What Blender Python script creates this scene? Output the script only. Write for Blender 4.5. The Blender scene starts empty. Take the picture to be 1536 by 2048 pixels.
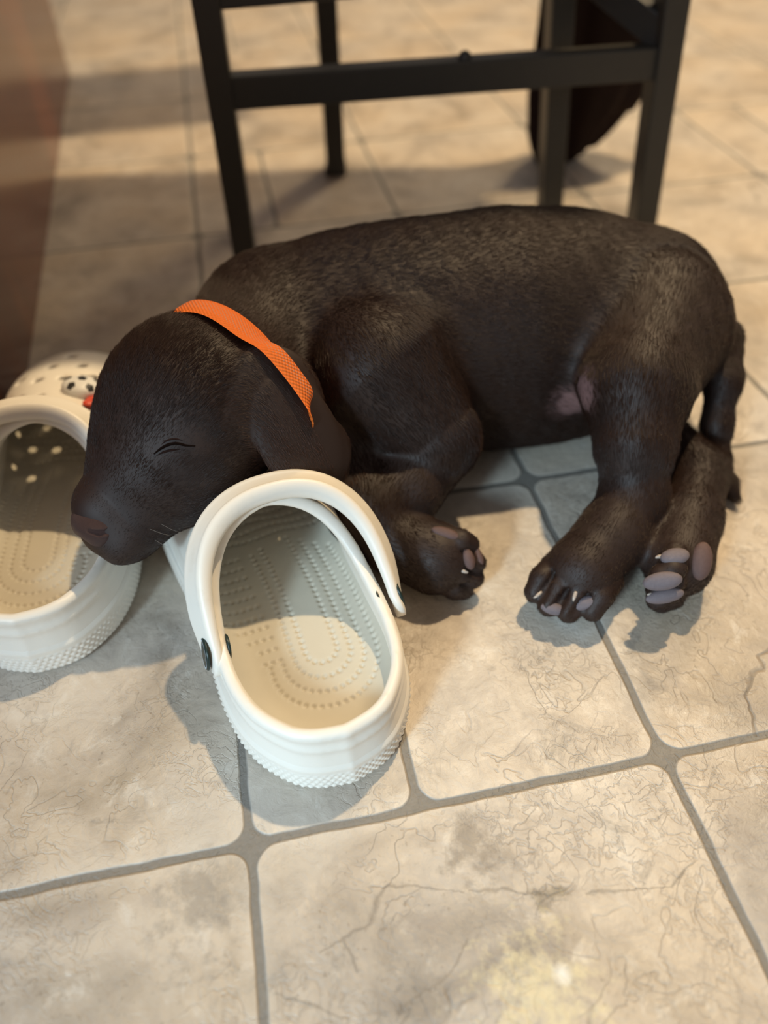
import bpy, bmesh, math, random
import numpy as np
from mathutils import Vector, Matrix, noise as mnoise

random.seed(7)
rng = np.random.default_rng(7)
SC = bpy.context.scene
COL = SC.collection

# ------------------------------------------------------------------ camera
CAM_H = 0.40
PITCH = math.radians(45.69356)
ROLL = math.radians(-1.33654)
FPX = 1561.6                       # focal length in pixels of the 1536x2048 frame
cr, sr = math.cos(ROLL), math.sin(ROLL)
cp, sp = math.cos(PITCH), math.sin(PITCH)
FW = np.array([0, cp, -sp])
XI = cr * np.array([1., 0, 0]) + sr * np.array([0, sp, cp])
YI = -sr * np.array([1., 0, 0]) + cr * np.array([0, sp, cp])
CAM = np.array([0, 0, CAM_H])

def W(px, py, z):
    """place in the room, z metres above the floor, seen at that spot of the photo"""
    d = (px - 768) / FPX * XI - (py - 1024) / FPX * YI + FW
    return CAM + d * ((z - CAM_H) / d[2])

cam_d = bpy.data.cameras.new('camera')
cam = bpy.data.objects.new('camera', cam_d)
COL.objects.link(cam)
cam.matrix_world = Matrix(((XI[0], YI[0], -FW[0], 0), (XI[1], YI[1], -FW[1], 0),
                           (XI[2], YI[2], -FW[2], CAM_H), (0, 0, 0, 1)))
cam_d.sensor_fit = 'VERTICAL'
cam_d.sensor_height = 36
cam_d.sensor_width = 27
cam_d.lens = FPX / 2048 * 36
cam_d.clip_start = 0.01
cam_d.dof.use_dof = True
cam_d.dof.focus_distance = 0.43
cam_d.dof.aperture_fstop = 3.0
SC.camera = cam

# ------------------------------------------------------------------ light
SC.view_settings.view_transform = 'Standard'
SC.view_settings.look = 'None'
SC.view_settings.gamma = 1.0
SC.view_settings.use_curve_mapping = False
SC.view_settings.exposure = 0.0
SC.cycles.max_bounces = 6
SC.cycles.diffuse_bounces = 3
SC.cycles.glossy_bounces = 3
SC.cycles.transmission_bounces = 2

world = bpy.data.worlds.new('room_light')
SC.world = world
world.use_nodes = True
world.node_tree.nodes['Background'].inputs[0].default_value = (1.0, 0.86, 0.74, 1)
world.node_tree.nodes['Background'].inputs[1].default_value = 0.26

def lamp(name, kind, loc, energy, color, target=None, **kw):
    d = bpy.data.lights.new(name, kind)
    d.energy = energy
    d.color = color
    for k, v in kw.items():
        setattr(d, k, v)
    o = bpy.data.objects.new(name, d)
    o.location = loc
    if target is not None:
        o.rotation_euler = (Vector(target) - Vector(loc)).to_track_quat('-Z', 'Y').to_euler()
    COL.objects.link(o)
    return o

lamp('ceiling_downlight', 'SPOT', (0.55, 1.20, 2.4), 208, (1.0, 0.75, 0.44), target=(0.50, 1.15, 0), shadow_soft_size=0.035,
     spot_size=math.radians(78), spot_blend=0.75)
lamp('rear_fill_lamp', 'POINT', (1.30, 3.10, 2.4), 155, (1.0, 0.76, 0.46), shadow_soft_size=0.30)  # added warm fill that brightens the floor at the back
# daylight falling in from a window high on the left, in front of the puppy
lamp('daylight_shaft', 'SPOT', (-0.80, -1.00, 0.90), 92, (0.60, 0.85, 1.0), target=(-0.02, 0.065, 0.03), shadow_soft_size=0.12,
     spot_size=math.radians(27), spot_blend=1.0)
lamp('window_daylight', 'AREA', (-1.0, -1.1, 0.9), 10, (0.66, 0.82, 1.0), target=(0, 0.3, 0),
     shape='RECTANGLE', size=0.9, size_y=1.1)

# ------------------------------------------------------------------ node helper
class NT:
    def __init__(self, name):
        self.m = bpy.data.materials.new(name)
        self.m.use_nodes = True
        self.t = self.m.node_tree
        self.b = self.t.nodes['Principled BSDF']
        self.out = self.t.nodes['Material Output']
    def n(self, kind, **kw):
        x = self.t.nodes.new(kind)
        for k, v in kw.items():
            setattr(x, k, v)
        return x
    def link(self, a, b):
        self.t.links.new(a, b)
    def put(self, sock, v):
        if hasattr(v, 'is_linked') or isinstance(v, bpy.types.NodeSocket):
            self.link(v, sock)
        else:
            sock.default_value = v
    def math(self, op, a, b=0.0, c=None):
        x = self.n('ShaderNodeMath', operation=op)
        self.put(x.inputs[0], a)
        self.put(x.inputs[1], b)
        if c is not None:
            self.put(x.inputs[2], c)
        return x.outputs[0]
    def noise(self, vec, scale, detail=3, rough=0.5, dist=0.0, out='Fac'):
        x = self.n('ShaderNodeTexNoise')
        self.link(vec, x.inputs['Vector'])
        x.inputs['Scale'].default_value = scale
        x.inputs['Detail'].default_value = detail
        x.inputs['Roughness'].default_value = rough
        x.inputs['Distortion'].default_value = dist
        return x.outputs[out]
    def ramp(self, fac, stops):
        x = self.n('ShaderNodeValToRGB')
        self.link(fac, x.inputs[0])
        e = x.color_ramp.elements
        while len(e) < len(stops):
            e.new(0.5)
        for i, (p, c) in enumerate(stops):
            e[i].position = p
            e[i].color = c if len(c) == 4 else (*c, 1)
        return x.outputs[0]
    def fr(self, fac, a, b, c=0.0, d=1.0):
        x = self.n('ShaderNodeMapRange')
        self.put(x.inputs[0], fac)
        for i, v in enumerate((a, b, c, d)):
            x.inputs[i + 1].default_value = v
        return x.outputs[0]
    def mix(self, fac, a, b, blend='MIX'):
        x = self.n('ShaderNodeMix', data_type='RGBA', blend_type=blend)
        self.put(x.inputs[0], fac)
        for s, v in ((6, a), (7, b)):
            if isinstance(v, tuple):
                x.inputs[s].default_value = v if len(v) == 4 else (*v, 1)
            else:
                self.link(v, x.inputs[s])
        return x.outputs[2]
    def bump(self, h, strength, dist, normal=None):
        x = self.n('ShaderNodeBump')
        self.link(h, x.inputs['Height'])
        x.inputs['Strength'].default_value = strength
        x.inputs['Distance'].default_value = dist
        if normal is not None:
            self.link(normal, x.inputs['Normal'])
        return x.outputs[0]

def simple(name, color, rough=0.5, noise_amt=0.08, scale=60, spec=0.5, bump=0.0, metallic=0.0, sss=0.0, coat=0.0):
    k = NT(name)
    tc = k.n('ShaderNodeTexCoord').outputs['Object']
    nz = k.noise(tc, scale, 4, 0.6)
    c2 = tuple(v * (1 - noise_amt * 2) for v in color)
    k.link(k.mix(nz, color, c2), k.b.inputs['Base Color'])
    k.b.inputs['Roughness'].default_value = rough
    k.b.inputs['Specular IOR Level'].default_value = spec
    k.b.inputs['Metallic'].default_value = metallic
    k.b.inputs['Coat Weight'].default_value = coat
    if sss:
        k.b.inputs['Subsurface Weight'].default_value = sss
        k.b.inputs['Subsurface Radius'].default_value = (0.004, 0.003, 0.002)
        k.b.inputs['Subsurface Scale'].default_value = 1.0
    if bump:
        k.link(k.bump(k.noise(tc, scale * 6, 3), bump, 0.001), k.b.inputs['Normal'])
    return k.m

# ------------------------------------------------------------------ floor material
GRID_ROT = math.radians(10.76717)
TW = 0.2252                                    # tile pitch
U0, V0 = -0.10315868 * CAM_H, 0.42004420 * CAM_H
SPLIT = 0.0883

def floor_material():
    k = NT('stone_look_vinyl')
    geo = k.n('ShaderNodeTexCoord').outputs['Object']
    rot = k.n('ShaderNodeVectorRotate', rotation_type='Z_AXIS')
    k.link(geo, rot.inputs['Vector'])
    rot.inputs['Angle'].default_value = -GRID_ROT
    P = rot.outputs[0]
    # slightly irregular edges
    wob = k.n('ShaderNodeVectorMath', operation='SUBTRACT')
    k.link(k.noise(P, 28, 2, 0.5, out='Color'), wob.inputs[0]); wob.inputs[1].default_value = (0.5, 0.5, 0.5)
    wsc = k.n('ShaderNodeVectorMath', operation='SCALE'); k.link(wob.outputs[0], wsc.inputs[0]); wsc.inputs['Scale'].default_value = 0.0042
    add = k.n('ShaderNodeVectorMath', operation='ADD'); k.link(P, add.inputs[0]); k.link(wsc.outputs[0], add.inputs[1])
    sep = k.n('ShaderNodeSeparateXYZ'); k.link(add.outputs[0], sep.inputs[0])
    u = k.math('DIVIDE', k.math('SUBTRACT', sep.outputs[0], U0), TW)
    v = k.math('DIVIDE', k.math('SUBTRACT', sep.outputs[1], V0), TW)
    iu, iv = k.math('FLOOR', u), k.math('FLOOR', v)
    fu = k.math('MULTIPLY', k.math('SUBTRACT', u, iu), TW)
    fv = k.math('MULTIPLY', k.math('SUBTRACT', v, iv), TW)
    m0 = k.math('LESS_THAN', k.math('ABSOLUTE', k.math('WRAP', iu, 1.5, -1.5)), 0.5)
    m1 = k.math('LESS_THAN', k.math('ABSOLUTE', k.math('WRAP', iv, 1.5, -1.5)), 0.5)
    sel = k.math('MULTIPLY', m0, m1)
    left = k.math('MULTIPLY', sel, k.math('LESS_THAN', fu, SPLIT))
    right = k.math('SUBTRACT', sel, left)
    # bounds of the tile across u
    lo = k.math('MULTIPLY', right, SPLIT)
    hi = k.math('SUBTRACT', TW, k.math('MULTIPLY', left, TW - SPLIT))
    hu = k.math('MULTIPLY', k.math('SUBTRACT', hi, lo), 0.5)
    cu = k.math('MULTIPLY', k.math('ADD', hi, lo), 0.5)
    R, G = 0.013, 0.0022
    qx = k.math('ADD', k.math('SUBTRACT', k.math('ABSOLUTE', k.math('SUBTRACT', fu, cu)), hu), R)
    qy = k.math('ADD', k.math('SUBTRACT', k.math('ABSOLUTE', k.math('SUBTRACT', fv, TW / 2)), TW / 2), R)
    mx, my = k.math('MAXIMUM', qx, 0), k.math('MAXIMUM', qy, 0)
    ln = k.math('SQRT', k.math('ADD', k.math('MULTIPLY', mx, mx), k.math('MULTIPLY', my, my)))
    d = k.math('SUBTRACT', k.math('ADD', ln, k.math('MINIMUM', k.math('MAXIMUM', qx, qy), 0)), R)
    grout = k.fr(d, -G - 0.0006, -G + 0.0006)          # 1 in the joint
    rim = k.fr(d, -G - 0.010, -G - 0.0008)             # pale worn border of each tile
    # stone colours
    comb = k.n('ShaderNodeCombineXYZ')
    k.put(comb.inputs[0], k.math('MULTIPLY', k.math('ADD', iu, right), 3.7)); k.put(comb.inputs[1], k.math('MULTIPLY', iv, 5.3))
    pa = k.n('ShaderNodeVectorMath', operation='ADD'); k.link(P, pa.inputs[0]); k.link(comb.outputs[0], pa.inputs[1])
    PV = pa.outputs[0]
    big = k.noise(PV, 11, 5, 0.62, 0.6)
    mid = k.noise(PV, 45, 6, 0.7, 0.8)
    fine = k.noise(PV, 260, 4, 0.7, 0.4)
    base = k.ramp(big, [(0.32, (0.27, 0.24, 0.21)), (0.43, (0.42, 0.375, 0.33)), (0.52, (0.54, 0.485, 0.425)), (0.62, (0.58, 0.52, 0.45)), (0.75, (0.70, 0.67, 0.62))])
    tint = k.noise(PV, 6, 3, 0.5)
    base = k.mix(k.fr(tint, 0.42, 0.62), base, k.mix(0.45, base, (0.60, 0.47, 0.32)))
    base = k.mix(k.fr(mid, 0.5, 0.68, 0, 0.45), base, (0.36, 0.31, 0.27))
    base = k.mix(k.fr(mid, 0.44, 0.30, 0, 0.5), base, (0.72, 0.68, 0.62))
    spk = k.math('MULTIPLY', k.fr(fine, 0.60, 0.68), k.fr(big, 0.55, 0.42))
    base = k.mix(k.math('MULTIPLY', spk, 0.55), base, (0.20, 0.165, 0.13))
    # thin cracks
    wn = k.noise(PV, 9, 4, 0.6, out='Color')
    wv = k.n('ShaderNodeVectorMath', operation='MULTIPLY_ADD')
    k.link(wn, wv.inputs[0]); wv.inputs[1].default_value = (0.09, 0.09, 0.09); k.link(PV, wv.inputs[2])
    vor = k.n('ShaderNodeTexVoronoi', feature='DISTANCE_TO_EDGE'); k.link(wv.outputs[0], vor.inputs['Vector']); vor.inputs['Scale'].default_value = 6
    ck = k.math('MULTIPLY', k.fr(vor.outputs['Distance'], 0.009, 0.0), k.fr(k.noise(PV, 9, 2), 0.54, 0.62))
    base = k.mix(k.math('MULTIPLY', ck, 0.5), base, (0.20, 0.17, 0.14))
    # fine wandering embossed lines
    rn = k.math('ABSOLUTE', k.math('SUBTRACT', k.noise(PV, 34, 3, 0.55, 0.8), 0.5))
    rdg = k.math('MULTIPLY', k.fr(rn, 0.016, 0.002), k.fr(k.noise(PV, 12, 3), 0.46, 0.58))
    rn2 = k.math('ABSOLUTE', k.math('SUBTRACT', k.noise(PV, 110, 3, 0.6, 0.6), 0.5))
    rdg2 = k.math('MULTIPLY', k.fr(rn2, 0.035, 0.004), k.fr(k.noise(PV, 16, 3), 0.45, 0.62))
    base = k.mix(k.math('MULTIPLY', rdg, 0.25), base, (0.22, 0.19, 0.16))
    base = k.mix(k.math('MULTIPLY', rdg2, 0.14), base, (0.26, 0.225, 0.19))
    blot = k.math('MULTIPLY', k.fr(k.noise(PV, 19, 6, 0.75, 1.0), 0.58, 0.70), 0.6)
    base = k.mix(blot, base, (0.25, 0.225, 0.20))
    # the long cracks and stains of the front tiles
    dn_ = k.n('ShaderNodeVectorMath', operation='MULTIPLY_ADD')
    k.link(k.noise(geo, 70, 4, 0.65, out='Color'), dn_.inputs[0]); dn_.inputs[1].default_value = (0.007, 0.007, 0.0)
    off_ = k.n('ShaderNodeVectorMath', operation='SUBTRACT'); k.link(geo, off_.inputs[0]); off_.inputs[1].default_value = (0.0035, 0.0035, 0)
    k.link(off_.outputs[0], dn_.inputs[2])
    GP = dn_.outputs[0]
    def vm(op, a, b):
        x = k.n('ShaderNodeVectorMath', operation=op)
        for i, v in enumerate((a, b)):
            if isinstance(v, (tuple, Vector)):
                x.inputs[i].default_value = tuple(v)
            elif v is not None:
                k.link(v, x.inputs[i])
        return x
    best = None
    for line in ([(640, 1905), (690, 1876), (737, 1850), (752, 1805), (775, 1770), (850, 1774), (930, 1788)],
                 [(940, 1780), (1010, 1780), (1105, 1796)], [(1175, 1784), (1340, 1772), (1368, 1738)],
                 [(690, 1880), (712, 1945)], [(935, 1880), (905, 1940), (790, 2030)], [(550, 1990), (700, 2040)]):
        pts_ = [Vector(W(x, y, 0)) for x, y in line]
        for a, b in zip(pts_, pts_[1:]):
            pa_ = vm('SUBTRACT', GP, a).outputs[0]
            ba_ = b - a
            hh = vm('DOT_PRODUCT', pa_, ba_ / ba_.length_squared).outputs['Value']
            hc_ = k.math('MINIMUM', k.math('MAXIMUM', hh, 0.0), 1.0)
            sc_ = k.n('ShaderNodeVectorMath', operation='SCALE'); sc_.inputs[0].default_value = ba_; k.link(hc_, sc_.inputs['Scale'])
            dl = vm('LENGTH', vm('SUBTRACT', pa_, sc_.outputs[0]).outputs[0], None).outputs['Value']
            best = dl if best is None else k.math('MINIMUM', best, dl)
    wd = k.fr(k.noise(geo, 55, 2), 0.35, 0.7, 0.0003, 0.0019)
    crack = k.math('SUBTRACT', 1.0, k.math('MINIMUM', k.math('DIVIDE', best, wd), 1.0))
    base = k.mix(k.math('MULTIPLY', crack, 0.62), base, (0.19, 0.165, 0.14))
    for px_, py_, rr_, amt, colr in ((945, 1695, 0.020, 0.75, (0.24, 0.21, 0.18)), (400, 1795, 0.026, 0.6, (0.27, 0.24, 0.21)), (1095, 1788, 0.010, 0.8, (0.22, 0.19, 0.15)),
                                     (860, 1860, 0.012, 0.5, (0.30, 0.26, 0.23)), (1080, 1990, 0.030, 0.6, (0.78, 0.68, 0.42)), (1125, 1948, 0.006, 0.9, (0.82, 0.80, 0.74))):
        ds = vm('LENGTH', vm('SUBTRACT', GP, Vector(W(px_, py_, 0))).outputs[0], None).outputs['Value']
        st_ = k.fr(k.math('ADD', k.math('DIVIDE', ds, rr_), k.math('MULTIPLY', k.math('SUBTRACT', k.noise(geo, 90, 4, 0.7), 0.5), 4.0 if rr_ > 0.008 else 0.8)), 1.0, 0.1)
        base = k.mix(k.math('MULTIPLY', st_, amt), base, colr)
    base = k.mix(k.math('MULTIPLY', rim, 0.28), base, (0.72, 0.66, 0.58))
    gcol = k.mix(k.noise(P, 350, 3, 0.7), (0.17, 0.158, 0.14), (0.27, 0.25, 0.225))
    k.link(k.mix(grout, base, gcol), k.b.inputs['Base Color'])
    k.link(k.math('ADD', k.fr(mid, 0.3, 0.7, 0.34, 0.5), k.math('MULTIPLY', grout, 0.15)), k.b.inputs['Roughness'])
    k.b.inputs['Specular IOR Level'].default_value = 0.5
    emb = k.noise(PV, 95, 5, 0.65, 1.5)
    h = k.math('SUBTRACT', k.math('ADD', k.math('MULTIPLY', emb, 0.55), k.math('MULTIPLY', fine, 0.22)),
               k.math('ADD', k.math('MULTIPLY', grout, 0.7), k.math('ADD', k.math('MULTIPLY', ck, 0.6), k.math('MULTIPLY', k.math('ADD', rdg, rdg2), 0.2))))
    k.link(k.bump(h, 0.75, 0.0016), k.b.inputs['Normal'])
    return k.m

# ------------------------------------------------------------------ mesh helpers
def mesh_obj(name, verts, faces, mat=None, parent=None, smooth=True, link=True):
    me = bpy.data.meshes.new(name)
    verts = np.asarray(verts, dtype=np.float32)
    if isinstance(faces, np.ndarray) and faces.ndim == 2:
        n, w = faces.shape
        me.vertices.add(len(verts)); me.vertices.foreach_set('co', verts.ravel())
        me.loops.add(n * w); me.loops.foreach_set('vertex_index', faces.astype(np.int32).ravel())
        me.polygons.add(n)
        me.polygons.foreach_set('loop_start', np.arange(0, n * w, w, dtype=np.int32))
        me.update(calc_edges=True); me.validate()
    else:
        me.from_pydata([tuple(map(float, v)) for v in verts], [], [tuple(map(int, f)) for f in faces])
        me.update()
    if smooth:
        me.polygons.foreach_set('use_smooth', np.ones(len(me.polygons), dtype=bool))
    if mat:
        me.materials.append(mat)
    o = bpy.data.objects.new(name, me)
    if link:
        COL.objects.link(o)
    if parent:
        o.parent = parent
    return o

def empty(name, loc=(0, 0, 0), rz=0.0):
    o = bpy.data.objects.new(name, None)
    o.empty_display_size = 0.02
    o.location = loc
    o.rotation_euler = (0, 0, rz)
    COL.objects.link(o)
    return o

def tag(o, label, cat, group=None):
    o['label'] = label
    o['category'] = cat
    if group:
        o['group'] = group
    return o

def bm_obj(name, bm, mat, parent=None, smooth=False, bevel=0.0, seg=2):
    me = bpy.data.meshes.new(name)
    bm.normal_update()
    bm.to_mesh(me); bm.free()
    me.materials.append(mat)
    o = bpy.data.objects.new(name, me)
    COL.objects.link(o)
    if parent:
        o.parent = parent
    if smooth:
        me.polygons.foreach_set('use_smooth', np.ones(len(me.polygons), dtype=bool))
    if bevel:
        b = o.modifiers.new('bevel', 'BEVEL'); b.width = bevel; b.segments = seg; b.limit_method = 'ANGLE'
    return o

def add_bar(bm, a, b, w, h, up=(0, 0, 1)):
    """square tube from a to b, w across, h along up"""
    a, b = Vector(a), Vector(b)
    d = (b - a).normalized()
    s = d.cross(Vector(up))
    if s.length < 1e-4:
        s = Vector((1, 0, 0))
    s.normalize()
    t = s.cross(d).normalized()
    vs = []
    for p in (a, b):
        for i, j in ((-1, -1), (1, -1), (1, 1), (-1, 1)):
            vs.append(bm.verts.new(p + s * (i * w / 2) + t * (j * h / 2)))
    for f in ((0, 1, 2, 3), (7, 6, 5, 4), (0, 4, 5, 1), (1, 5, 6, 2), (2, 6, 7, 3), (3, 7, 4, 0)):
        bm.faces.new([vs[i] for i in f])

def add_box(bm, lo, hi, M=None):
    vs = []
    for z in (lo[2], hi[2]):
        for x, y in ((lo[0], lo[1]), (hi[0], lo[1]), (hi[0], hi[1]), (lo[0], hi[1])):
            p = Vector((x, y, z))
            vs.append(bm.verts.new(M @ p if M else p))
    for f in ((3, 2, 1, 0), (4, 5, 6, 7), (0, 1, 5, 4), (1, 2, 6, 5), (2, 3, 7, 6), (3, 0, 4, 7)):
        bm.faces.new([vs[i] for i in f])

# ------------------------------------------------------------------ distance-field modelling
def surface_nets(F, org, h):
    """F: sampled field, negative inside. returns verts, quads"""
    nx, ny, nz = F.shape
    ins = F < 0
    c = np.zeros((nx - 1, ny - 1, nz - 1), dtype=np.int8)
    for i in (0, 1):
        for j in (0, 1):
            for k in (0, 1):
                c += ins[i:nx - 1 + i, j:ny - 1 + j, k:nz - 1 + k]
    act = (c > 0) & (c < 8)
    idx = -np.ones(act.shape, dtype=np.int64)
    cells = np.argwhere(act)
    idx[act] = np.arange(len(cells))
    corners = [(i, j, k) for i in (0, 1) for j in (0, 1) for k in (0, 1)]
    acc = np.zeros((len(cells), 3)); cnt = np.zeros(len(cells))
    vals = {q: F[cells[:, 0] + q[0], cells[:, 1] + q[1], cells[:, 2] + q[2]] for q in corners}
    for a in corners:
        for ax in range(3):
            if a[ax] == 0:
                b = list(a); b[ax] = 1; b = tuple(b)
                fa, fb = vals[a], vals[b]
                m = (fa < 0) != (fb < 0)
                t = np.where(m, fa / np.where(m, fa - fb, 1), 0)
                p = np.array(a, float)[None].repeat(len(cells), 0)
                p[:, ax] += t
                acc[m] += p[m]; cnt[m] += 1
    V = (cells + acc / cnt[:, None]) * h + org
    quads = []
    for ax in range(3):
        sl0 = [slice(None)] * 3; sl1 = [slice(None)] * 3
        sl0[ax] = slice(0, -1); sl1[ax] = slice(1, None)
        a, b = ins[tuple(sl0)], ins[tuple(sl1)]
        o1, o2 = [(1, 2), (2, 0), (0, 1)][ax]
        for flip, m in ((False, a & ~b), (True, ~a & b)):
            e = np.argwhere(m)
            e = e[(e[:, o1] > 0) & (e[:, o2] > 0) & (e[:, o1] < F.shape[o1] - 1) & (e[:, o2] < F.shape[o2] - 1)]
            if not len(e):
                continue
            def at(d1, d2):
                q = e.copy(); q[:, o1] -= d1; q[:, o2] -= d2
                return idx[q[:, 0], q[:, 1], q[:, 2]]
            Q = np.stack([at(1, 1), at(0, 1), at(0, 0), at(1, 0)], 1)
            if flip:
                Q = Q[:, ::-1]
            quads.append(Q)
    Q = np.concatenate(quads)
    return V, Q[(Q >= 0).all(1)]

def smin(a, b, k):
    h = np.maximum(k - np.abs(a - b), 0) / k
    return np.minimum(a, b) - h * h * k * 0.25

class Field:
    """a list of rounded shapes blended into one skin"""
    def __init__(self):
        self.ops = []
    def _add(self, fn, lo, hi, k, flow, sub, grp):
        m = k + 0.008
        self.ops.append((fn, np.minimum(lo, hi) - m, np.maximum(lo, hi) + m, k, flow, sub, grp))
    def cone(self, a, b, r1, r2, k=0.012, flow=None, sub=False, grp=0):
        a, b = np.array(a, float), np.array(b, float)
        ab = b - a; L = ab @ ab + 1e-12
        def fn(P):
            t = np.clip(((P - a) @ ab) / L, 0, 1)
            q = P - a - t[:, None] * ab
            return np.sqrt((q * q).sum(1)) - (r1 + t * (r2 - r1))
        r = max(r1, r2)
        self._add(fn, np.minimum(a, b) - r, np.maximum(a, b) + r, k, ab / math.sqrt(L) if flow is None else np.array(flow, float), sub, grp)
    def ell(self, c, rad, axes=None, k=0.012, flow=(1, 0, 0), sub=False, grp=0):
        c = np.array(c, float); rad = np.array(rad, float)
        A = np.eye(3) if axes is None else np.array(axes, float)
        def fn(P):
            q = (P - c) @ A.T
            k0 = np.sqrt(((q / rad) ** 2).sum(1))
            k1 = np.sqrt(((q / rad ** 2) ** 2).sum(1)) + 1e-9
            return np.where(k0 < 0.15, -rad.min() * 0.9, k0 * (k0 - 1) / k1)
        r = rad.max()
        self._add(fn, c - r, c + r, k, np.array(flow, float), sub, grp)
    def chain(self, pts, rs, k=0.012, flow=None, grp=0):
        for i in range(len(pts) - 1):
            self.cone(pts[i], pts[i + 1], rs[i], rs[i + 1], k, flow, False, grp)
    def __call__(self, P):
        d = np.full(len(P), 0.2)
        for fn, lo, hi, k, flow, sub, grp in self.ops:
            m = ((P > lo) & (P < hi)).all(1)
            if not m.any():
                continue
            e = fn(P[m])
            d[m] = -smin(-d[m], e, k) if sub else smin(d[m], e, k)
        return d
    def grad(self, P, h=0.0004):
        g = np.zeros_like(P)
        for a in range(3):
            e = np.zeros(3); e[a] = h
            g[:, a] = self(P + e) - self(P - e)
        return g / np.maximum(np.linalg.norm(g, axis=1), 1e-9)[:, None]
    def flow(self, P):
        acc = np.zeros_like(P)
        for fn, lo, hi, k, flow, sub, grp in self.ops:
            if sub:
                continue
            m = ((P > lo) & (P < hi)).all(1)
            if m.any():
                w = np.exp(-np.maximum(fn(P[m]), 0) / 0.006)
                acc[m] += w[:, None] * flow
        return acc
    def mesh(self, h, zmin=None, iters=2):
        lo = np.min([o[1] for o in self.ops], 0); hi = np.max([o[2] for o in self.ops], 0)
        if zmin is not None:
            lo[2] = zmin - 4 * h
        n = np.ceil((hi - lo) / h).astype(int) + 1
        F = np.full(n, 0.2, dtype=np.float32)
        for fn, a, b, k, flow, sub, grp in self.ops:
            i0 = np.clip(np.floor((a - lo) / h).astype(int), 0, n); i1 = np.clip(np.ceil((b - lo) / h).astype(int) + 1, 0, n)
            if (i1 <= i0).any():
                continue
            g = np.stack(np.meshgrid(*[lo[q] + h * np.arange(i0[q], i1[q]) for q in range(3)], indexing='ij'), -1).reshape(-1, 3)
            s = tuple(slice(i0[q], i1[q]) for q in range(3))
            e = fn(g).reshape(F[s].shape)
            F[s] = -smin(-F[s], e, k) if sub else smin(F[s], e, k)
        if zmin is not None:                       # flattened where it lies on the floor
            z = lo[2] + h * np.arange(n[2])
            F = np.maximum(F, (zmin - z)[None, None, :])
        V, Q = surface_nets(F, lo, h)
        for _ in range(iters):
            top = V[:, 2] > (zmin + h if zmin is not None else -9)
            P = V[top]
            P = P - self.grad(P) * np.clip(self(P), -h, h)[:, None]
            V[top] = P
        if zmin is not None:
            V[:, 2] = np.maximum(V[:, 2], zmin)
        return V, Q

def relax(V, Q, n=1, lam=0.5):
    E = np.concatenate([Q[:, [0, 1]], Q[:, [1, 2]], Q[:, [2, 3]], Q[:, [3, 0]]])
    for _ in range(n):
        acc = np.zeros_like(V); cnt = np.zeros(len(V))
        for a, b in ((0, 1), (1, 0)):
            np.add.at(acc, E[:, a], V[E[:, b]]); np.add.at(cnt, E[:, a], 1)
        V = V + lam * (acc / np.maximum(cnt, 1)[:, None] - V)
    return V

# ================================================================== THE SETTING
bm = bmesh.new()
s = 3.2
for x, y in ((-s, -s), (s, -s), (s, s), (-s, s)):
    bm.verts.new((x, y + 1.2, 0))
bm.faces.new(bm.verts)
floor = bm_obj('floor', bm, floor_material())
floor['kind'] = 'structure'

# kitchen island at the left: wood side panel with a worktop overhanging it
def wood_material():
    k = NT('orange_brown_wood')
    tc = k.n('ShaderNodeTexCoord').outputs['Object']
    mp = k.n('ShaderNodeMapping'); k.link(tc, mp.inputs[0]); mp.inputs['Scale'].default_value = (6, 6, 0.7)
    g = k.noise(mp.outputs[0], 6, 5, 0.6, 1.2)
    k.link(k.ramp(g, [(0.3, (0.085, 0.018, 0.004)), (0.5, (0.13, 0.028, 0.006)), (0.7, (0.17, 0.042, 0.009))]), k.b.inputs['Base Color'])
    k.b.inputs['Roughness'].default_value = 0.2
    k.b.inputs['Specular IOR Level'].default_value = 0.6
    k.link(k.bump(g, 0.1, 0.001), k.b.inputs['Normal'])
    return k.m
wood = wood_material()
stone = simple('dark_worktop', (0.05, 0.045, 0.04), 0.3, 0.2, 40)
CR = math.radians(10.77 + 1.6)
cab = empty('kitchen_cabinet', (-0.4889, 1.3897, 0), CR)     # far right floor corner
tag(cab, 'orange-brown glossy wooden cabinet side panel at the left edge of the floor', 'cabinet')
bm = bmesh.new(); add_box(bm, (-0.62, -1.15, 0.0), (-0.006, -0.006, 0.86)); bm_obj('carcass', bm, wood, cab, bevel=0.002)
bm = bmesh.new(); add_box(bm, (-0.004, -1.15, 0.0), (0.0, -0.0, 0.86)); bm_obj('side_panel', bm, wood, cab, bevel=0.001)
bm = bmesh.new(); add_box(bm, (-0.66, -1.17, 0.862), (0.03, 0.03, 0.90)); bm_obj('worktop', bm, stone, cab, bevel=0.004)
bm = bmesh.new(); add_box(bm, (0.03, -0.325, 0.872), (0.52, -0.155, 0.90)); bm_obj('shadow_ledge', bm, stone, cab, bevel=0.004)  # added ledge out of view, only there to cast the far floor shadow

# metal stool / counter chair
black = simple('black_powder_coat', (0.040, 0.037, 0.031), 0.45, 0.12, 90, 0.5, 0.05)
seatm = simple('dark_seat_vinyl', (0.03, 0.026, 0.022), 0.5, 0.1, 50)
FL, FR = Vector((-0.134, 0.740, 0)), Vector((0.277, 0.780, 0))
RL, RR = Vector((-0.050, 0.985, 0)), Vector((0.196, 0.862, 0))
LEAN = {0: 0.0, 1: -0.085, 2: 0.0, 3: -0.085}            # sideways lean of each leg
stool = empty('bar_stool', ((FL + FR + RL + RR) / 4))
tag(stool, 'black square-tube metal stool standing behind the sleeping puppy', 'stool')
so = stool.location.copy()
SH = 0.70
def part(name, a, b, w, h, mat=black, parent=stool, up=(0, 0, 1)):
    bm = bmesh.new(); add_bar(bm, Vector(a) - so, Vector(b) - so, w, h, up)
    return bm_obj(name, bm, mat, parent, bevel=0.0015)
fd = (FR - FL).normalized()
feet = (FL, FR, RL, RR)
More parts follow.
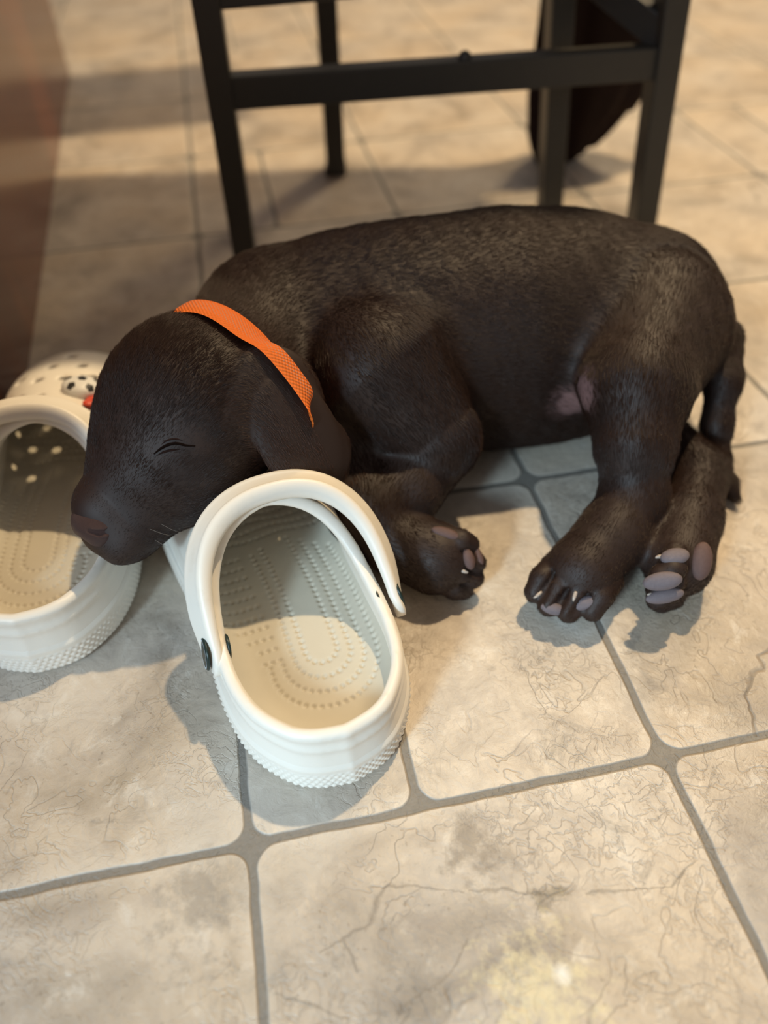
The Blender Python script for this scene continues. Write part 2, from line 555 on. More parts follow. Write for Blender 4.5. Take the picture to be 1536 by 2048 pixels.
def upv(i, z):
    p = feet[i]
    return Vector((p.x + LEAN[i] * z, p.y, z))
for i, p in enumerate(feet):
    o = part('leg', p, upv(i, SH), 0.029, 0.0225, up=tuple(fd))
    bm = bmesh.new(); add_box(bm, (p.x - so.x - .0135, p.y - so.y - .0135, 0.0), (p.x - so.x + .0135, p.y - so.y + .0135, 0.010)); bm_obj('foot_cap', bm, black, o, bevel=0.003)
part('footrest', upv(0, 0.171), upv(1, 0.176), 0.020, 0.027)
bm = bmesh.new(); bmesh.ops.create_uvsphere(bm, u_segments=14, v_segments=8, radius=0.006, matrix=Matrix.Translation(upv(0, .171).lerp(upv(1, .176), .54) - so + Vector((0, -.002, .014))))
bm_obj('screw_head', bm, black, stool, True)
part('front_rail', upv(0, 0.2455), upv(1, 0.258), 0.020, 0.024)
part('side_rail', upv(1, 0.196), upv(3, 0.245), 0.020, 0.026)
part('back_rail', upv(2, 0.34), upv(3, 0.34), 0.020, 0.024)
part('side_rail', upv(0, 0.34), upv(2, 0.34), 0.020, 0.024)
bm = bmesh.new(); add_box(bm, (-0.235, -0.155, SH - so.z), (0.185, 0.215, SH + 0.045)); bm_obj('seat', bm, seatm, stool, bevel=0.02, seg=4)  # seat out of view, added and placed for its shadow on the floor

# dark cloth hanging behind the stool
def cloth():
    N, M = 60, 50
    V = []; Fc = []
    zt, zb_ = 0.52, 0.030
    for i in range(N):
        a = i / N * 2 * math.pi
        for j in range(M):
            t = j / (M - 1)
            z = zt + (zb_ - zt) * t
            wx = 0.078 * (0.9 + 0.16 * math.sin(3.1 * t + 0.5)); wy = 0.032
            if t > 0.80:
                f = (t - 0.80) / 0.20
                wx *= math.sqrt(max(0, 1 - 0.72 * f ** 1.8))
            fold = 1 + 0.10 * math.sin(5 * a + 3 * t) + 0.05 * math.sin(11 * a - 6 * t)
            cx = 0.0 + 0.018 * math.sin(2.6 * t + 0.2) - (0.014 * max(0, t - 0.8) / 0.2)
            V.append((cx + wx * fold * math.cos(a), wy * fold * math.sin(a), z + (0.012 * math.cos(a) if t > 0.9 else 0)))
    for i in range(N):
        for j in range(M - 1):
            a, b = i * M + j, ((i + 1) % N) * M + j
            Fc.append((a, b, b + 1, a + 1))
    V.append((-0.02, 0, zb_ + 0.004)); c = len(V) - 1
    for i in range(N):
        Fc.append((i * M + M - 1, ((i + 1) % N) * M + M - 1, c))
    V.append((0, 0, zt + .01)); c = len(V) - 1
    for i in range(N):
        Fc.append((((i + 1) % N) * M, i * M, c))
    return V, Fc
cv, cf = cloth()
clm = simple('dark_brown_cloth', (0.020, 0.010, 0.008), 0.85, 0.2, 80, 0.2, 0.3)
cl = mesh_obj('hanging_cloth', cv, cf, clm)
cl.location = (0.246, 1.005, -0.018)
tag(cl, 'dark brown rumpled cloth hanging down behind the stool', 'cloth')

#@END2
# ================================================================== THE CLOGS
CL = 0.285
OUT = [(0.0, 0.0), (0.004, 0.016), (0.012, 0.0275), (0.03, 0.0395), (0.055, 0.0455), (0.09, 0.0465), (0.125, 0.0475), (0.16, 0.052),
       (0.195, 0.0565), (0.22, 0.0565), (0.242, 0.0515), (0.26, 0.0425), (0.273, 0.031), (0.2815, 0.017), (0.285, 0.0)]
_oy = np.array([p[0] for p in OUT]); _ox = np.array([p[1] for p in OUT])
def cat_curve(xs, ys, n):
    """smooth closed-ish resampling by Catmull-Rom over the control points"""
    P = np.stack([xs, ys], 1); P = np.vstack([2 * P[0] - P[1], P, 2 * P[-1] - P[-2]])
    out = []
    for i in range(1, len(P) - 2):
        for t in np.linspace(0, 1, n, endpoint=False):
            a, b, c, d = P[i - 1], P[i], P[i + 1], P[i + 2]
            out.append(0.5 * (2 * b + (c - a) * t + (2 * a - 5 * b + 4 * c - d) * t * t + (3 * b - a - 3 * c + d) * t ** 3))
    out.append(P[-2])
    return np.array(out)
def outline(n=14):
    half = cat_curve(_ox, _oy, n)
    # inner side slightly straighter, toe swung inward
    def bend(p, sgn):
        x, y = sgn * p[:, 0], p[:, 1]
        f = np.clip((y - 0.12) / 0.165, 0, 1)
        x = x * (1 - 0.05 * (sgn > 0) * np.sin(np.clip(y / CL, 0, 1) * math.pi)) + 0.006 * f * f
        return np.stack([x, y], 1)
    return np.vstack([bend(half, 1), bend(half[::-1][1:-1], -1)])     # counter-clockwise from heel on +x
OL = outline()
def inside_dist(x, y):
    """distance to the outline, positive inside (vectorised)"""
    P = np.stack([x.ravel(), y.ravel()], 1)
    A = OL; B = np.roll(OL, -1, 0)
    best = np.full(len(P), 1e9); ins = np.zeros(len(P), bool)
    for a, b in zip(A, B):
        ab = b - a; L = ab @ ab
        if L < 1e-14:
            continue
        t = np.clip(((P - a) @ ab) / L, 0, 1)
        q = P - a - t[:, None] * ab
        best = np.minimum(best, (q * q).sum(1))
        c = ((a[1] > P[:, 1]) != (b[1] > P[:, 1])) & (P[:, 0] < (b[0] - a[0]) * (P[:, 1] - a[1]) / (b[1] - a[1] + 1e-15) + a[0])
        ins ^= c
    d = np.sqrt(best)
    return np.where(ins, d, -d).reshape(x.shape)

def hfun(y):     # crown height of the closed form
    return np.interp(y, [0, 0.03, 0.09, 0.125, 0.16, 0.20, 0.235, 0.265, 0.285], [0.150, 0.140, 0.108, 0.089, 0.0775, 0.068, 0.058, 0.048, 0.041])
def rimfun(y):   # height of the opening's edge
    return np.interp(y, [0, 0.03, 0.050, 0.064, 0.076, 0.088, 0.100, 0.112, 0.122, 0.140], [0.050, 0.048, 0.0475, 0.0485, 0.052, 0.058, 0.0675, 0.079, 0.092, 0.14])

VENTS = [(-0.034, 0.176), (-0.026, 0.158), (-0.011, 0.170), (0.006, 0.160), (0.022, 0.168), (0.035, 0.180), (-0.020, 0.192), (-0.003, 0.188),
         (0.014, 0.190), (-0.036, 0.200), (0.030, 0.203), (-0.010, 0.210), (0.010, 0.212), (0.002, 0.232)]

def clog_upper():
    h = 0.00125
    lo = np.array([-0.068, -0.006, 0.004]); hi = np.array([0.072, 0.292, 0.106])
    n = np.ceil((hi - lo) / h).astype(int)
    xs = lo[0] + h * np.arange(n[0]); ys = lo[1] + h * np.arange(n[1]); zs = lo[2] + h * np.arange(n[2])
    X2, Y2 = np.meshgrid(xs, ys, indexing='ij')
    D2 = inside_dist(X2, Y2)
    S2 = np.interp(Y2, [0, 0.04, 0.1, 0.2, 0.25, 0.285], [0.045, 0.045, 0.047, 0.055, 0.055, 0.050])
    H2 = hfun(Y2)
    D, S, Hh, Y = D2[:, :, None], S2[:, :, None], H2[:, :, None], Y2[:, :, None]
    Z = zs[None, None, :]
    def dome(D, Hh, t):
        p = 2.35
        a = np.clip(1 - (D - t) / S, 0, None) ** p + np.clip(Z / (Hh - t), 0, None) ** p
        G = a ** (1 / p) - 1
        g = np.gradient(G, h)
        return G / np.maximum(np.sqrt(g[0] ** 2 + g[1] ** 2 + g[2] ** 2), 6.0)
    # bumper bulge low down, ridge line half way up
    bulge = 0.0022 * np.exp(-((Z - 0.018) / 0.010) ** 2) + 0.0012 * np.exp(-((Z - 0.036) / 0.0022) ** 2)
    lip = 0.0016 * np.exp(-((Z - rimfun(Y) + 0.003) / 0.0035) ** 2) * (Y < 0.14)
    outer = dome(D + bulge + lip, Hh, 0.0)
    inner = dome(D, Hh, 0.0052)
    inner = np.maximum(inner, 0.016 - Z)
    cut = (Z - rimfun(Y)) * 0.72
    k = 0.0035
    def smax(a, b, k):
        return -smin(-a, -b, k)
    F = smax(outer, -inner, 0.0015)
    F = smax(F, cut, k)
    F = np.maximum(F, 0.006 - Z)
    # vents through the toe cap
    XX = X2[:, :, None]
    for vx, vy in VENTS:
        d = np.sqrt((XX - vx) ** 2 + (Y - vy) ** 2) - 0.0034
        d = np.where(Z > 0.034, d, 0.05)
        F = smax(F, -d, 0.0015)
    V, Q = surface_nets(F.astype(np.float32), lo, h)
    return relax(V, Q, 3, 0.5), Q

def clog_sole():
    # resample the outline evenly
    P = np.vstack([OL, OL[:1]]); seg = np.linalg.norm(np.diff(P, axis=0), axis=1); cs = np.r_[0, np.cumsum(seg)]
    L = cs[-1]; N = int(L / 0.0008); u = np.arange(N) / N * L
    x = np.interp(u, cs, P[:, 0]); y = np.interp(u, cs, P[:, 1])
    tx, ty = np.gradient(x), np.gradient(y); tl = np.hypot(tx, ty); nx, ny = ty / tl, -tx / tl
    for _ in range(6):
        nx = (np.roll(nx, 1) + nx + np.roll(nx, -1)) / 3; ny = (np.roll(ny, 1) + ny + np.roll(ny, -1)) / 3
    zs = np.linspace(0, 0.0235, 34)
    V = []
    pit = L / round(L / 0.0036)
    for j, z in enumerate(zs):
        prof = 0.0016 + 0.0012 * math.sin(min(1, z / 0.02) * math.pi * 0.5) - 0.0030 * max(0, 1 - z / 0.004) ** 2 - 0.0016 * max(0, (z - 0.0205) / 0.003)
        row = (z - 0.003) / 0.0031
        amp = 1.0 if 0.0025 < z < 0.0170 else 0.0
        a = (u / pit + 0.5 * (np.floor(row) % 2)) % 1 - 0.5
        b = row % 1 - 0.5
        r = np.sqrt((a * pit) ** 2 + (b * 0.0031) ** 2)
        nub = 0.0010 * np.clip(1 - (r / 0.00150) ** 2, 0, 1) * amp
        off = prof + nub
        # tread notches along the bottom edge
        notch = ((u / 0.034) % 1 < 0.12) & (z < 0.0022)
        off = off - notch * 0.0035
        V.append(np.stack([x + nx * off, y + ny * off, np.full(N, z + (0.0012 if j == 0 else 0) * 0)], 1))
    V = np.concatenate(V)
    F = []
    M = len(zs)
    i = np.arange(N); i2 = (i + 1) % N
    for j in range(M - 1):
        F.append(np.stack([j * N + i, j * N + i2, (j + 1) * N + i2, (j + 1) * N + i], 1))
    F = np.concatenate(F).tolist()
    V = np.vstack([V, [[0, CL / 2, 0.0], [0, CL / 2, 0.004]]])
    c0, c1 = len(V) - 2, len(V) - 1
    for a in range(N):
        F.append((a, c0, (a + 1) % N)); 
    # inward step on top
    base = (M - 1) * N
    for a in range(N):
        F.append((base + a, base + (a + 1) % N, c1))
    return V, F

def clog_insole():
    h = 0.0006
    xs = np.arange(-0.056, 0.060, h); ys = np.arange(0.003, 0.282, h)
    X, Y = np.meshgrid(xs, ys, indexing='ij')
    # distance on a coarse grid, then refined
    cx = np.arange(-0.060, 0.0645, 0.0025); cy = np.arange(0.0, 0.2901, 0.0025)
    CX, CY = np.meshgrid(cx, cy, indexing='ij'); CD = inside_dist(CX, CY)
    fx = (X - cx[0]) / 0.0025; fy = (Y - cy[0]) / 0.0025
    ix = np.clip(fx.astype(int), 0, len(cx) - 2); iy = np.clip(fy.astype(int), 0, len(cy) - 2); fx -= ix; fy -= iy
    D = (CD[ix, iy] * (1 - fx) * (1 - fy) + CD[ix + 1, iy] * fx * (1 - fy) + CD[ix, iy + 1] * (1 - fx) * fy + CD[ix + 1, iy + 1] * fx * fy)
    Z = np.interp(Y, [0, 0.05, 0.12, 0.18, 0.285], [0.0245, 0.0235, 0.0225, 0.0195, 0.0215])
    e = np.clip((0.017 - (D - 0.0045)) / 0.017, 0, 1)
    Z = Z + 0.010 * e ** 2.4
    pts = []
    # nested U-shaped rows round the heel
    for i, (a, yb) in enumerate(((0.0085, 0.058), (0.0150, 0.049), (0.0215, 0.040), (0.0280, 0.031))):
        xc = 0.006
        path = []
        top = 0.155 - 0.006 * i
        path += [(xc + a, yy) for yy in np.arange(top, yb + a, -0.0004)]
        path += [(xc + a * math.cos(t), yb + a - a * math.sin(t)) for t in np.linspace(0, math.pi, 200)]
        ltop = top if i < 2 else 0.066
        path += [(xc - a, yy) for yy in np.arange(yb + a, ltop, 0.0004)]
        path = np.array(path)
        path[:, 0] += 0.004 * np.sin((path[:, 1] - 0.05) * 22) - 0.05 * (path[:, 1] - 0.05)
        sl = np.r_[0, np.cumsum(np.linalg.norm(np.diff(path, axis=0), axis=1))]
        for q in np.arange(0, sl[-1], 0.0040):
            pts.append((np.interp(q, sl, path[:, 0]), np.interp(q, sl, path[:, 1])))
    # short cross rows on the arch side
    for j, yy in enumerate(np.arange(0.068, 0.150, 0.0080)):
        n = 3 + min(4, j // 2 + (j > 2))
        for q in range(n):
            pts.append((-0.0175 - 0.0040 * q - 0.05 * (yy - 0.05) + 0.003, yy))
    # wavy rows across the front
    for j, yy in enumerate(np.arange(0.162, 0.250, 0.0072)):
        for xx in np.arange(-0.040, 0.043, 0.0040):
            pts.append((xx, yy + 0.0012 * math.sin(xx * 160 + j)))
    for px, py in pts:
        i0 = int((px - xs[0]) / h); j0 = int((py - ys[0]) / h)
        a, b = slice(max(0, i0 - 4), i0 + 6), slice(max(0, j0 - 4), j0 + 6)
        r2 = (X[a, b] - px) ** 2 + (Y[a, b] - py) ** 2
        Z[a, b] -= 0.0014 * np.exp(-r2 / 0.00115 ** 2)
    m = D > 0.0032
    idx = -np.ones(m.shape, int); idx[m] = np.arange(m.sum())
    V = np.stack([X[m], Y[m], Z[m]], 1)
    c = m[:-1, :-1] & m[1:, :-1] & m[1:, 1:] & m[:-1, 1:]
    Q = np.stack([idx[:-1, :-1][c], idx[1:, :-1][c], idx[1:, 1:][c], idx[:-1, 1:][c]], 1)
    return V, Q

STRAP_PIV = (0.0472, 0.072, 0.044)
def clog_strap():
    """band folded forward over the toe cap; rounded tabs at both pivots"""
    px, py, pz = STRAP_PIV
    phi = math.radians(43)
    e2 = np.array([0, math.cos(phi), math.sin(phi)])
    O = np.array([0.002, py, pz])
    NS = 110
    V = []; F = []
    sec = []
    for q in range(28):                      # rounded slot section with a raised rim
        a = q / 28 * 2 * math.pi
        ca, sa = math.cos(a), math.sin(a)
        r = 2.6
        sx = np.sign(ca) * abs(ca) ** (2 / r); sy = np.sign(sa) * abs(sa) ** (2 / r)
        sec.append((sx, sy))
    up = np.array([0, -math.sin(phi), math.cos(phi)])
    ext = 0.013
    for s_ in range(NS):
        t = s_ / (NS - 1)
        th = -0.0 + t * math.pi
        c, s2 = math.cos(th), math.sin(th)
        pos = O + np.array([(px + 0.0012 + 0.0045 * s2) * np.sign(c) * abs(c) ** 0.86, 0, 0]) + e2 * (0.0730 * s2 ** 0.88)
        # extend straight behind the pivots
        V.append(pos)
    path = np.array(V); V = []
    st = path[0] - e2 * ext; en = path[-1] - e2 * ext
    pre = [st + (path[0] - st) * f for f in np.linspace(0, 1, 14)[:-1]]
    post = [path[-1] + (en - path[-1]) * f for f in np.linspace(0, 1, 14)[1:]]
    path = np.array(pre + list(path) + post)
    d = np.gradient(path, axis=0); d /= np.linalg.norm(d, axis=1)[:, None]
    sl = np.r_[0, np.cumsum(np.linalg.norm(np.diff(path, axis=0), axis=1))]
    Lt = sl[-1]
    for i, p in enumerate(path):
        end = min(sl[i], Lt - sl[i])
        hw = 0.0092
        if end < 0.010:
            hw *= math.sqrt(max(0.02, 1 - ((0.010 - end) / 0.010) ** 2))
        mid = math.sin(math.pi * i / (len(path) - 1))
        th = 0.0024 + 0.0030 * mid
        rad_ = p - (O + e2 * 0.02); rad_ = rad_ - up * (rad_ @ up); rad_ /= np.linalg.norm(rad_)
        w = up - rad_ * 0.55 * min(1, mid * 2.2); w = w - d[i] * (w @ d[i]); w /= np.linalg.norm(w)
        o_ = np.cross(w, d[i]); o_ /= np.linalg.norm(o_)
        for sx, sy in sec:
            edge = 1 + (0.25 * (abs(sx) > 0.62) - 0.12 * (abs(sx) < 0.5)) * mid
            V.append(p + w * hw * sx + o_ * th * sy * edge)
    K = len(sec)
    for i in range(len(path) - 1):
        for q in range(K):
            a, b = i * K + q, i * K + (q + 1) % K
            F.append((a, a + K, b + K, b))
    n = len(V)
    V.append(path[0]); V.append(path[-1])
    for q in range(K):
        F.append((q, (q + 1) % K, n)); F.append(((len(path) - 1) * K + (q + 1) % K, (len(path) - 1) * K + q, n + 1))
    return np.array(V), F

def disc(r, t, seg=36, dome=0.0):
    """rounded button, axis +z, base at 0"""
    V = []; F = []
    rings = [(r, 0), (r, t * 0.6), (r * 0.93, t), (r * 0.5, t + dome * 0.8)]
    for rr, z in rings:
        for i in range(seg):
            a = i / seg * 2 * math.pi
            V.append((rr * math.cos(a), rr * math.sin(a), z))
    for j in range(len(rings) - 1):
        for i in range(seg):
            a, b = j * seg + i, j * seg + (i + 1) % seg
            F.append((a, b, b + seg, a + seg))
    V.append((0, 0, t + dome)); c = len(V) - 1
    for i in range(seg):
        F.append(((len(rings) - 1) * seg + i, (len(rings) - 1) * seg + (i + 1) % seg, c))
    V.append((0, 0, 0)); c = len(V) - 1
    for i in range(seg):
        F.append(((i + 1) % seg, i, c))
    return V, F

def clog_material():
    k = NT('off_white_foam')
    tc = k.n('ShaderNodeTexCoord').outputs['Object']
    nz = k.noise(tc, 30, 5, 0.65)
    sm = k.fr(nz, 0.56, 0.78, 0, 0.5)
    c = k.mix(sm, (0.86, 0.82, 0.74), (0.66, 0.57, 0.45))
    k.link(c, k.b.inputs['Base Color'])
    k.b.inputs['Roughness'].default_value = 0.42
    k.link(k.bump(k.noise(tc, 420, 2), 0.08, 0.0006), k.b.inputs['Normal'])
    return k.m
foam = clog_material()
insm = simple('cream_footbed', (0.64, 0.59, 0.485), 0.55, 0.06, 40, 0.4, 0.06)
rivm = simple('dark_green_rivet', (0.012, 0.03, 0.028), 0.35, 0.1, 80)
logm = simple('pale_logo_print', (0.55, 0.66, 0.75), 0.4, 0.05, 60)

cu, cs_, ci, cst = clog_upper(), clog_sole(), clog_insole(), clog_strap()

def emblem():
    """small raised reptile-like emblem of the rivet: curved body, head and tail"""
    V = []; F = []
    pts = [(-0.0036, 0.0006), (-0.0022, 0.0016), (-0.0004, 0.0019), (0.0012, 0.0012), (0.0024, 0.0014), (0.0036, 0.0004)]
    wd = [0.0003, 0.0008, 0.0013, 0.0011, 0.0008, 0.0003]
    for (x, y), w in zip(pts, wd):
        for sx, z in ((-1, 0.0), (1, 0.0)):
            V.append((x, y + sx * w, 0.0017))
    for i in range(len(pts) - 1):
        F.append((2 * i, 2 * i + 1, 2 * i + 3, 2 * i + 2))
    n = len(V); m = 40
    for i in range(m):                      # thin ring round it
        a = i / m * 2 * math.pi
        for r in (0.0050, 0.0056):
            V.append((r * math.cos(a), r * math.sin(a), 0.0016))
    for i in range(m):
        a, b = n + 2 * i, n + 2 * ((i + 1) % m)
        F.append((a, a + 1, b + 1, b))
    return V, F

def make_clog(loc, rz, label, mirror):
    root = empty('clog_shoe', loc, rz)
    root.scale = (1.10, 1.06, 1.06)
    tag(root, label, 'shoe', None)
    sx = -1 if mirror else 1
    def put(name, vf, mat, parent=root):
        V = np.array(vf[0], float); F = vf[1]
        if mirror:
            V[:, 0] *= -1
            F = F[:, ::-1] if isinstance(F, np.ndarray) else [tuple(reversed(f)) for f in F]
        return mesh_obj(name, V, F, mat, parent)
    put('upper', cu, foam)
    put('sole', cs_, foam)
    put('insole', ci, insm)
    st = put('strap', cst, foam)
    for sd in (-1, 1):
        for out in (1, -1):                 # outside button and the back of it inside
            V, F = disc(0.0088 if out == 1 else 0.0066, 0.0014, dome=0.0004)
            r = mesh_obj('rivet', V, F, rivm, root)
            xw = (0.0503 if out == 1 else 0.0405)
            nrm = Vector((sd * out, 0, 0.16 * out)).normalized()
            q = nrm.to_track_quat('Z', 'Y')
            r.rotation_mode = 'QUATERNION'; r.rotation_quaternion = q
            r.location = (sd * xw + 0.001, STRAP_PIV[1], STRAP_PIV[2] + (0 if out == 1 else 0.0))
            if out == 1:
                eV, eF = emblem()
                e = mesh_obj('rivet_logo', np.array(eV) * (1.4, 1.4, 1.0), eF, logm, r, smooth=False)
    return root

front_clog = make_clog((-0.0200, 0.189, 0.0), math.radians(20.5), 'white foam clog in front, under the puppy\'s cheek, empty opening facing the camera', False)
back_clog = make_clog((-0.208, 0.262, 0.0), math.radians(6), 'white foam clog at the left edge with ball and red charms, under the puppy\'s nose', True)
back_clog.scale = (1.09, 1.05, 1.05)

#@END3
# ================================================================== THE PUPPY
dog = Field()
cran = W(388, 808, 0.113); nose_p = W(190, 1048, 0.082)
fwd = nose_p - cran; fwd /= np.linalg.norm(fwd)
shoulder = W(560, 680, 0.090)
H_ = lambda *a: W(*a)
back_dir = np.array([0.9, 0.35, -0.05])
# trunk, lying on its side
dog.chain([W(560, 672, 0.09), W(700, 682, 0.080), W(850, 668, 0.082), W(1000, 650, 0.082), W(1130, 640, 0.078), W(1250, 632, 0.075)],
          [0.0575, 0.0730, 0.0750, 0.0765, 0.0735, 0.0655], k=0.02)
dog.ell(W(800, 760, 0.062), (0.075, 0.045, 0.058), k=0.03)                    # breastbone side
dog.ell(W(1050, 745, 0.055), (0.085, 0.045, 0.052), k=0.03)                   # belly
dog.cone(W(405, 825, 0.106), shoulder, 0.046, 0.055, k=0.02)                                 # neck
# hind quarters
dog.ell(W(1318, 648, 0.075), (0.038, 0.048, 0.058), k=0.02)
dog.cone(W(1312, 660, 0.095), W(1272, 775, 0.093), 0.050, 0.034, k=0.02)       # thigh
dog.chain([W(1275, 775, 0.095), W(1270, 880, 0.075), W(1268, 985, 0.048)], [0.0335, 0.0235, 0.0195], k=0.010)
dog.chain([W(1268, 985, 0.048), W(1222, 1075, 0.033), W(1165, 1140, 0.026)], [0.0195, 0.0205, 0.0225], k=0.008)
# lower hind leg
dog.cone(W(1285, 850, 0.032), W(1398, 945, 0.030), 0.022, 0.0180, k=0.008)
dog.chain([W(1400, 945, 0.030), W(1378, 1040, 0.028), W(1355, 1125, 0.027)], [0.0185, 0.0190, 0.0215], k=0.008)
# tail
dog.chain([W(1440, 680, 0.075), W(1446, 760, 0.060), W(1434, 850, 0.035), W(1432, 920, 0.016), W(1452, 968, 0.010), W(1470, 995, 0.007)],
          [0.016, 0.0120, 0.0095, 0.0085, 0.0065, 0.0035], k=0.008)
# near foreleg: upper arm, elbow, forearm, folded wrist
dog.cone(W(760, 740, 0.105), W(870, 868, 0.072), 0.045, 0.028, k=0.016)
dog.chain([W(882, 885, 0.062), W(820, 975, 0.048), W(745, 1030, 0.040)], [0.0255, 0.0215, 0.0210], k=0.006)
dog.chain([W(745, 1035, 0.036), W(800, 1085, 0.028), W(868, 1115, 0.024)], [0.0210, 0.0215, 0.0235], k=0.006)
dog.cone(W(640, 800, 0.060), W(720, 1000, 0.045), 0.045, 0.024, k=0.015)       # chest side behind the ear

def toes(cen, d, side, up, r, spread, L, k=0.0016, n=4):
    """four toes fanned out from the end of a foot; returns their tips"""
    d, side, up = [np.array(v) / np.linalg.norm(v) for v in (d, side, up)]
    tips = []
    for i in range(n):
        f = (i - (n - 1) / 2) / ((n - 1) / 2)
        a = cen + side * spread * f * 0.75
        mid = a + d * L * (0.62 - 0.10 * f * f) + up * r * 0.30
        tip = a + d * L * (1.0 - 0.22 * f * f) - up * r * 0.25
        rr = r * (1 - 0.10 * abs(f))
        dog.chain([a, mid, tip], [rr, rr * 1.05, rr * 0.92], k=k)
        tips.append((tip, d, side, up, rr))
    for i in range(n - 1):                  # clefts between the toes
        f = (i + 0.5 - (n - 1) / 2) / ((n - 1) / 2)
        a = cen + side * spread * f * 0.75
        dog.cone(a + d * L * 0.45 + up * r * 1.1, a + d * L * 1.25 + up * r * 0.2, 0.0012, 0.0030, k=0.003, sub=True)
    return tips
# upper hind paw: stands on the floor, toes to the camera
tU = toes(W(1165, 1145, 0.024), W(1118, 1212, 0.016) - W(1165, 1145, 0.020), W(1205, 1195, 0.02) - W(1060, 1150, 0.02), (0, 0, 1), 0.0086, 0.0235, 0.029)
# lower hind paw: lies on its side, soles to the right
tL = toes(W(1350, 1135, 0.027), W(1322, 1195, 0.022) - W(1350, 1135, 0.024), W(1322, 1195, 0.006) - W(1322, 1130, 0.044), (0.55, -0.55, 0.35), 0.0084, 0.0215, 0.025)
# front paw: folded back, toes to the right
tF = toes(W(868, 1112, 0.025), W(940, 1138, 0.021) - W(868, 1112, 0.024), W(920, 1170, 0.008) - W(930, 1085, 0.034), (0.25, -0.6, 0.5), 0.0084, 0.0205, 0.028)

# head
q_side = np.cross(fwd, (0, 0, 1)); q_side /= np.linalg.norm(q_side)
q_up = np.cross(q_side, fwd)
A = np.array([fwd, q_side, q_up])
hb = -fwd
cf = fwd
def hp(px, py, z):
    return W(px, py, z)
HF = cran - nose_p; HF /= np.linalg.norm(HF)
dog.ell(cran, (0.0590, 0.0560, 0.0500), A, k=0.012, flow=HF)
dog.ell(W(330, 905, 0.098), (0.040, 0.042, 0.036), A, k=0.015, flow=HF)       # cheeks and brow
dog.ell(W(410, 925, 0.090), (0.036, 0.030, 0.032), A, k=0.015, flow=HF)       # jowl
mz0 = W(295, 950, 0.090); mz1 = W(222, 1012, 0.083)
dog.cone(mz0, mz1, 0.0335, 0.0215, k=0.014, flow=HF)                           # muzzle
dog.ell(W(286, 1034, 0.076), (0.032, 0.019, 0.018), A, k=0.010, flow=HF)       # upper lip
dog.ell(W(214, 1056, 0.0735), (0.015, 0.015, 0.0105), A, k=0.006, flow=HF)       # chin
# closed eye: socket and lids
eye = W(345, 888, 0.118)
# ear flap
ea, eb = W(548, 790, 0.130), W(622, 925, 0.090)
el = eb - ea; el /= np.linalg.norm(el)
vw = CAM - (ea + eb) / 2; vw = vw / np.linalg.norm(vw) + np.array([0.35, 0, 0.1])
en = vw - el * (vw @ el); en /= np.linalg.norm(en)
es = np.cross(en, el)
EA = np.array([el, es, en])
dog.ell(W(560, 800, 0.128), (0.032, 0.026, 0.0085), EA, k=0.010, flow=el)
dog.ell(W(597, 872, 0.112), (0.036, 0.0245, 0.0065), EA, k=0.003, flow=el)
dog.ell(W(624, 912, 0.098), (0.026, 0.0255, 0.0060), EA, k=0.003, flow=el)
dog.ell(W(505, 890, 0.088), (0.020, 0.010, 0.014), EA, k=0.008, sub=True)

# the other ear, on the far side of the head
def mirror(p):
    return p - q_side * (2 * ((p - cran) @ q_side))
def mdir(v):
    return v - q_side * (2 * (v @ q_side))
ma = mirror(ea) + np.array([0.006, 0.004, -0.012]); mb = mirror(eb) + np.array([0.012, 0.012, 0.0]); mb[2] = max(mb[2], 0.060)
ml = mb - ma; ml /= np.linalg.norm(ml)
mn = mdir(en); mn = mn - ml * (mn @ ml); mn /= np.linalg.norm(mn)
MA = np.array([ml, np.cross(mn, ml), mn])
dog.ell(ma + ml * 0.010, (0.032, 0.026, 0.0085), MA, k=0.010, flow=ml)
dog.ell(ma + ml * 0.034, (0.036, 0.0245, 0.0065), MA, k=0.003, flow=ml)
dog.ell(ma + ml * 0.048, (0.026, 0.0255, 0.0060), MA, k=0.003, flow=ml)
# find the eye on the skin along the sight line
def on_skin(px, py):
    d = (px - 768) / FPX * XI - (py - 1024) / FPX * YI + FW; d /= np.linalg.norm(d)
    t = 0.2
    for _ in range(200):
        s_ = dog((CAM + d * t)[None])[0]
        t += min(s_ * 0.8, 0.004)
        if abs(s_) < 1e-5:
            break
    if t > 0.9:
        print('MISS', px, py, flush=True)
        t = 0.45
    return CAM + d * t

V, Q = dog.mesh(0.0022, zmin=0.0006)
def fur_color_material(name, fur):
    k = NT(name)
    if fur:
        hi = k.n('ShaderNodeHairInfo')
        tc = k.n('ShaderNodeTexCoord').outputs['Object']
        nz = k.noise(tc, 14, 3)
        c = k.mix(hi.outputs['Random'], (0.016, 0.0068, 0.0040), (0.034, 0.0150, 0.0090))
        c = k.mix(k.fr(nz, 0.4, 0.65, 0, 0.5), c, (0.042, 0.0175, 0.009))
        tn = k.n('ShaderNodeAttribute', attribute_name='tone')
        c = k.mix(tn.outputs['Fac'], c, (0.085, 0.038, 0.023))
        k.link(c, k.b.inputs['Base Color'])
        k.b.inputs['Roughness'].default_value = 0.42
        k.b.inputs['Specular IOR Level'].default_value = 0.38
    else:
        at = k.n('ShaderNodeAttribute', attribute_name='skin')
        k.link(k.mix(at.outputs['Fac'], (0.022, 0.010, 0.007), (0.22, 0.125, 0.12)), k.b.inputs['Base Color'])
        k.b.inputs['Roughness'].default_value = 0.6
    return k.m
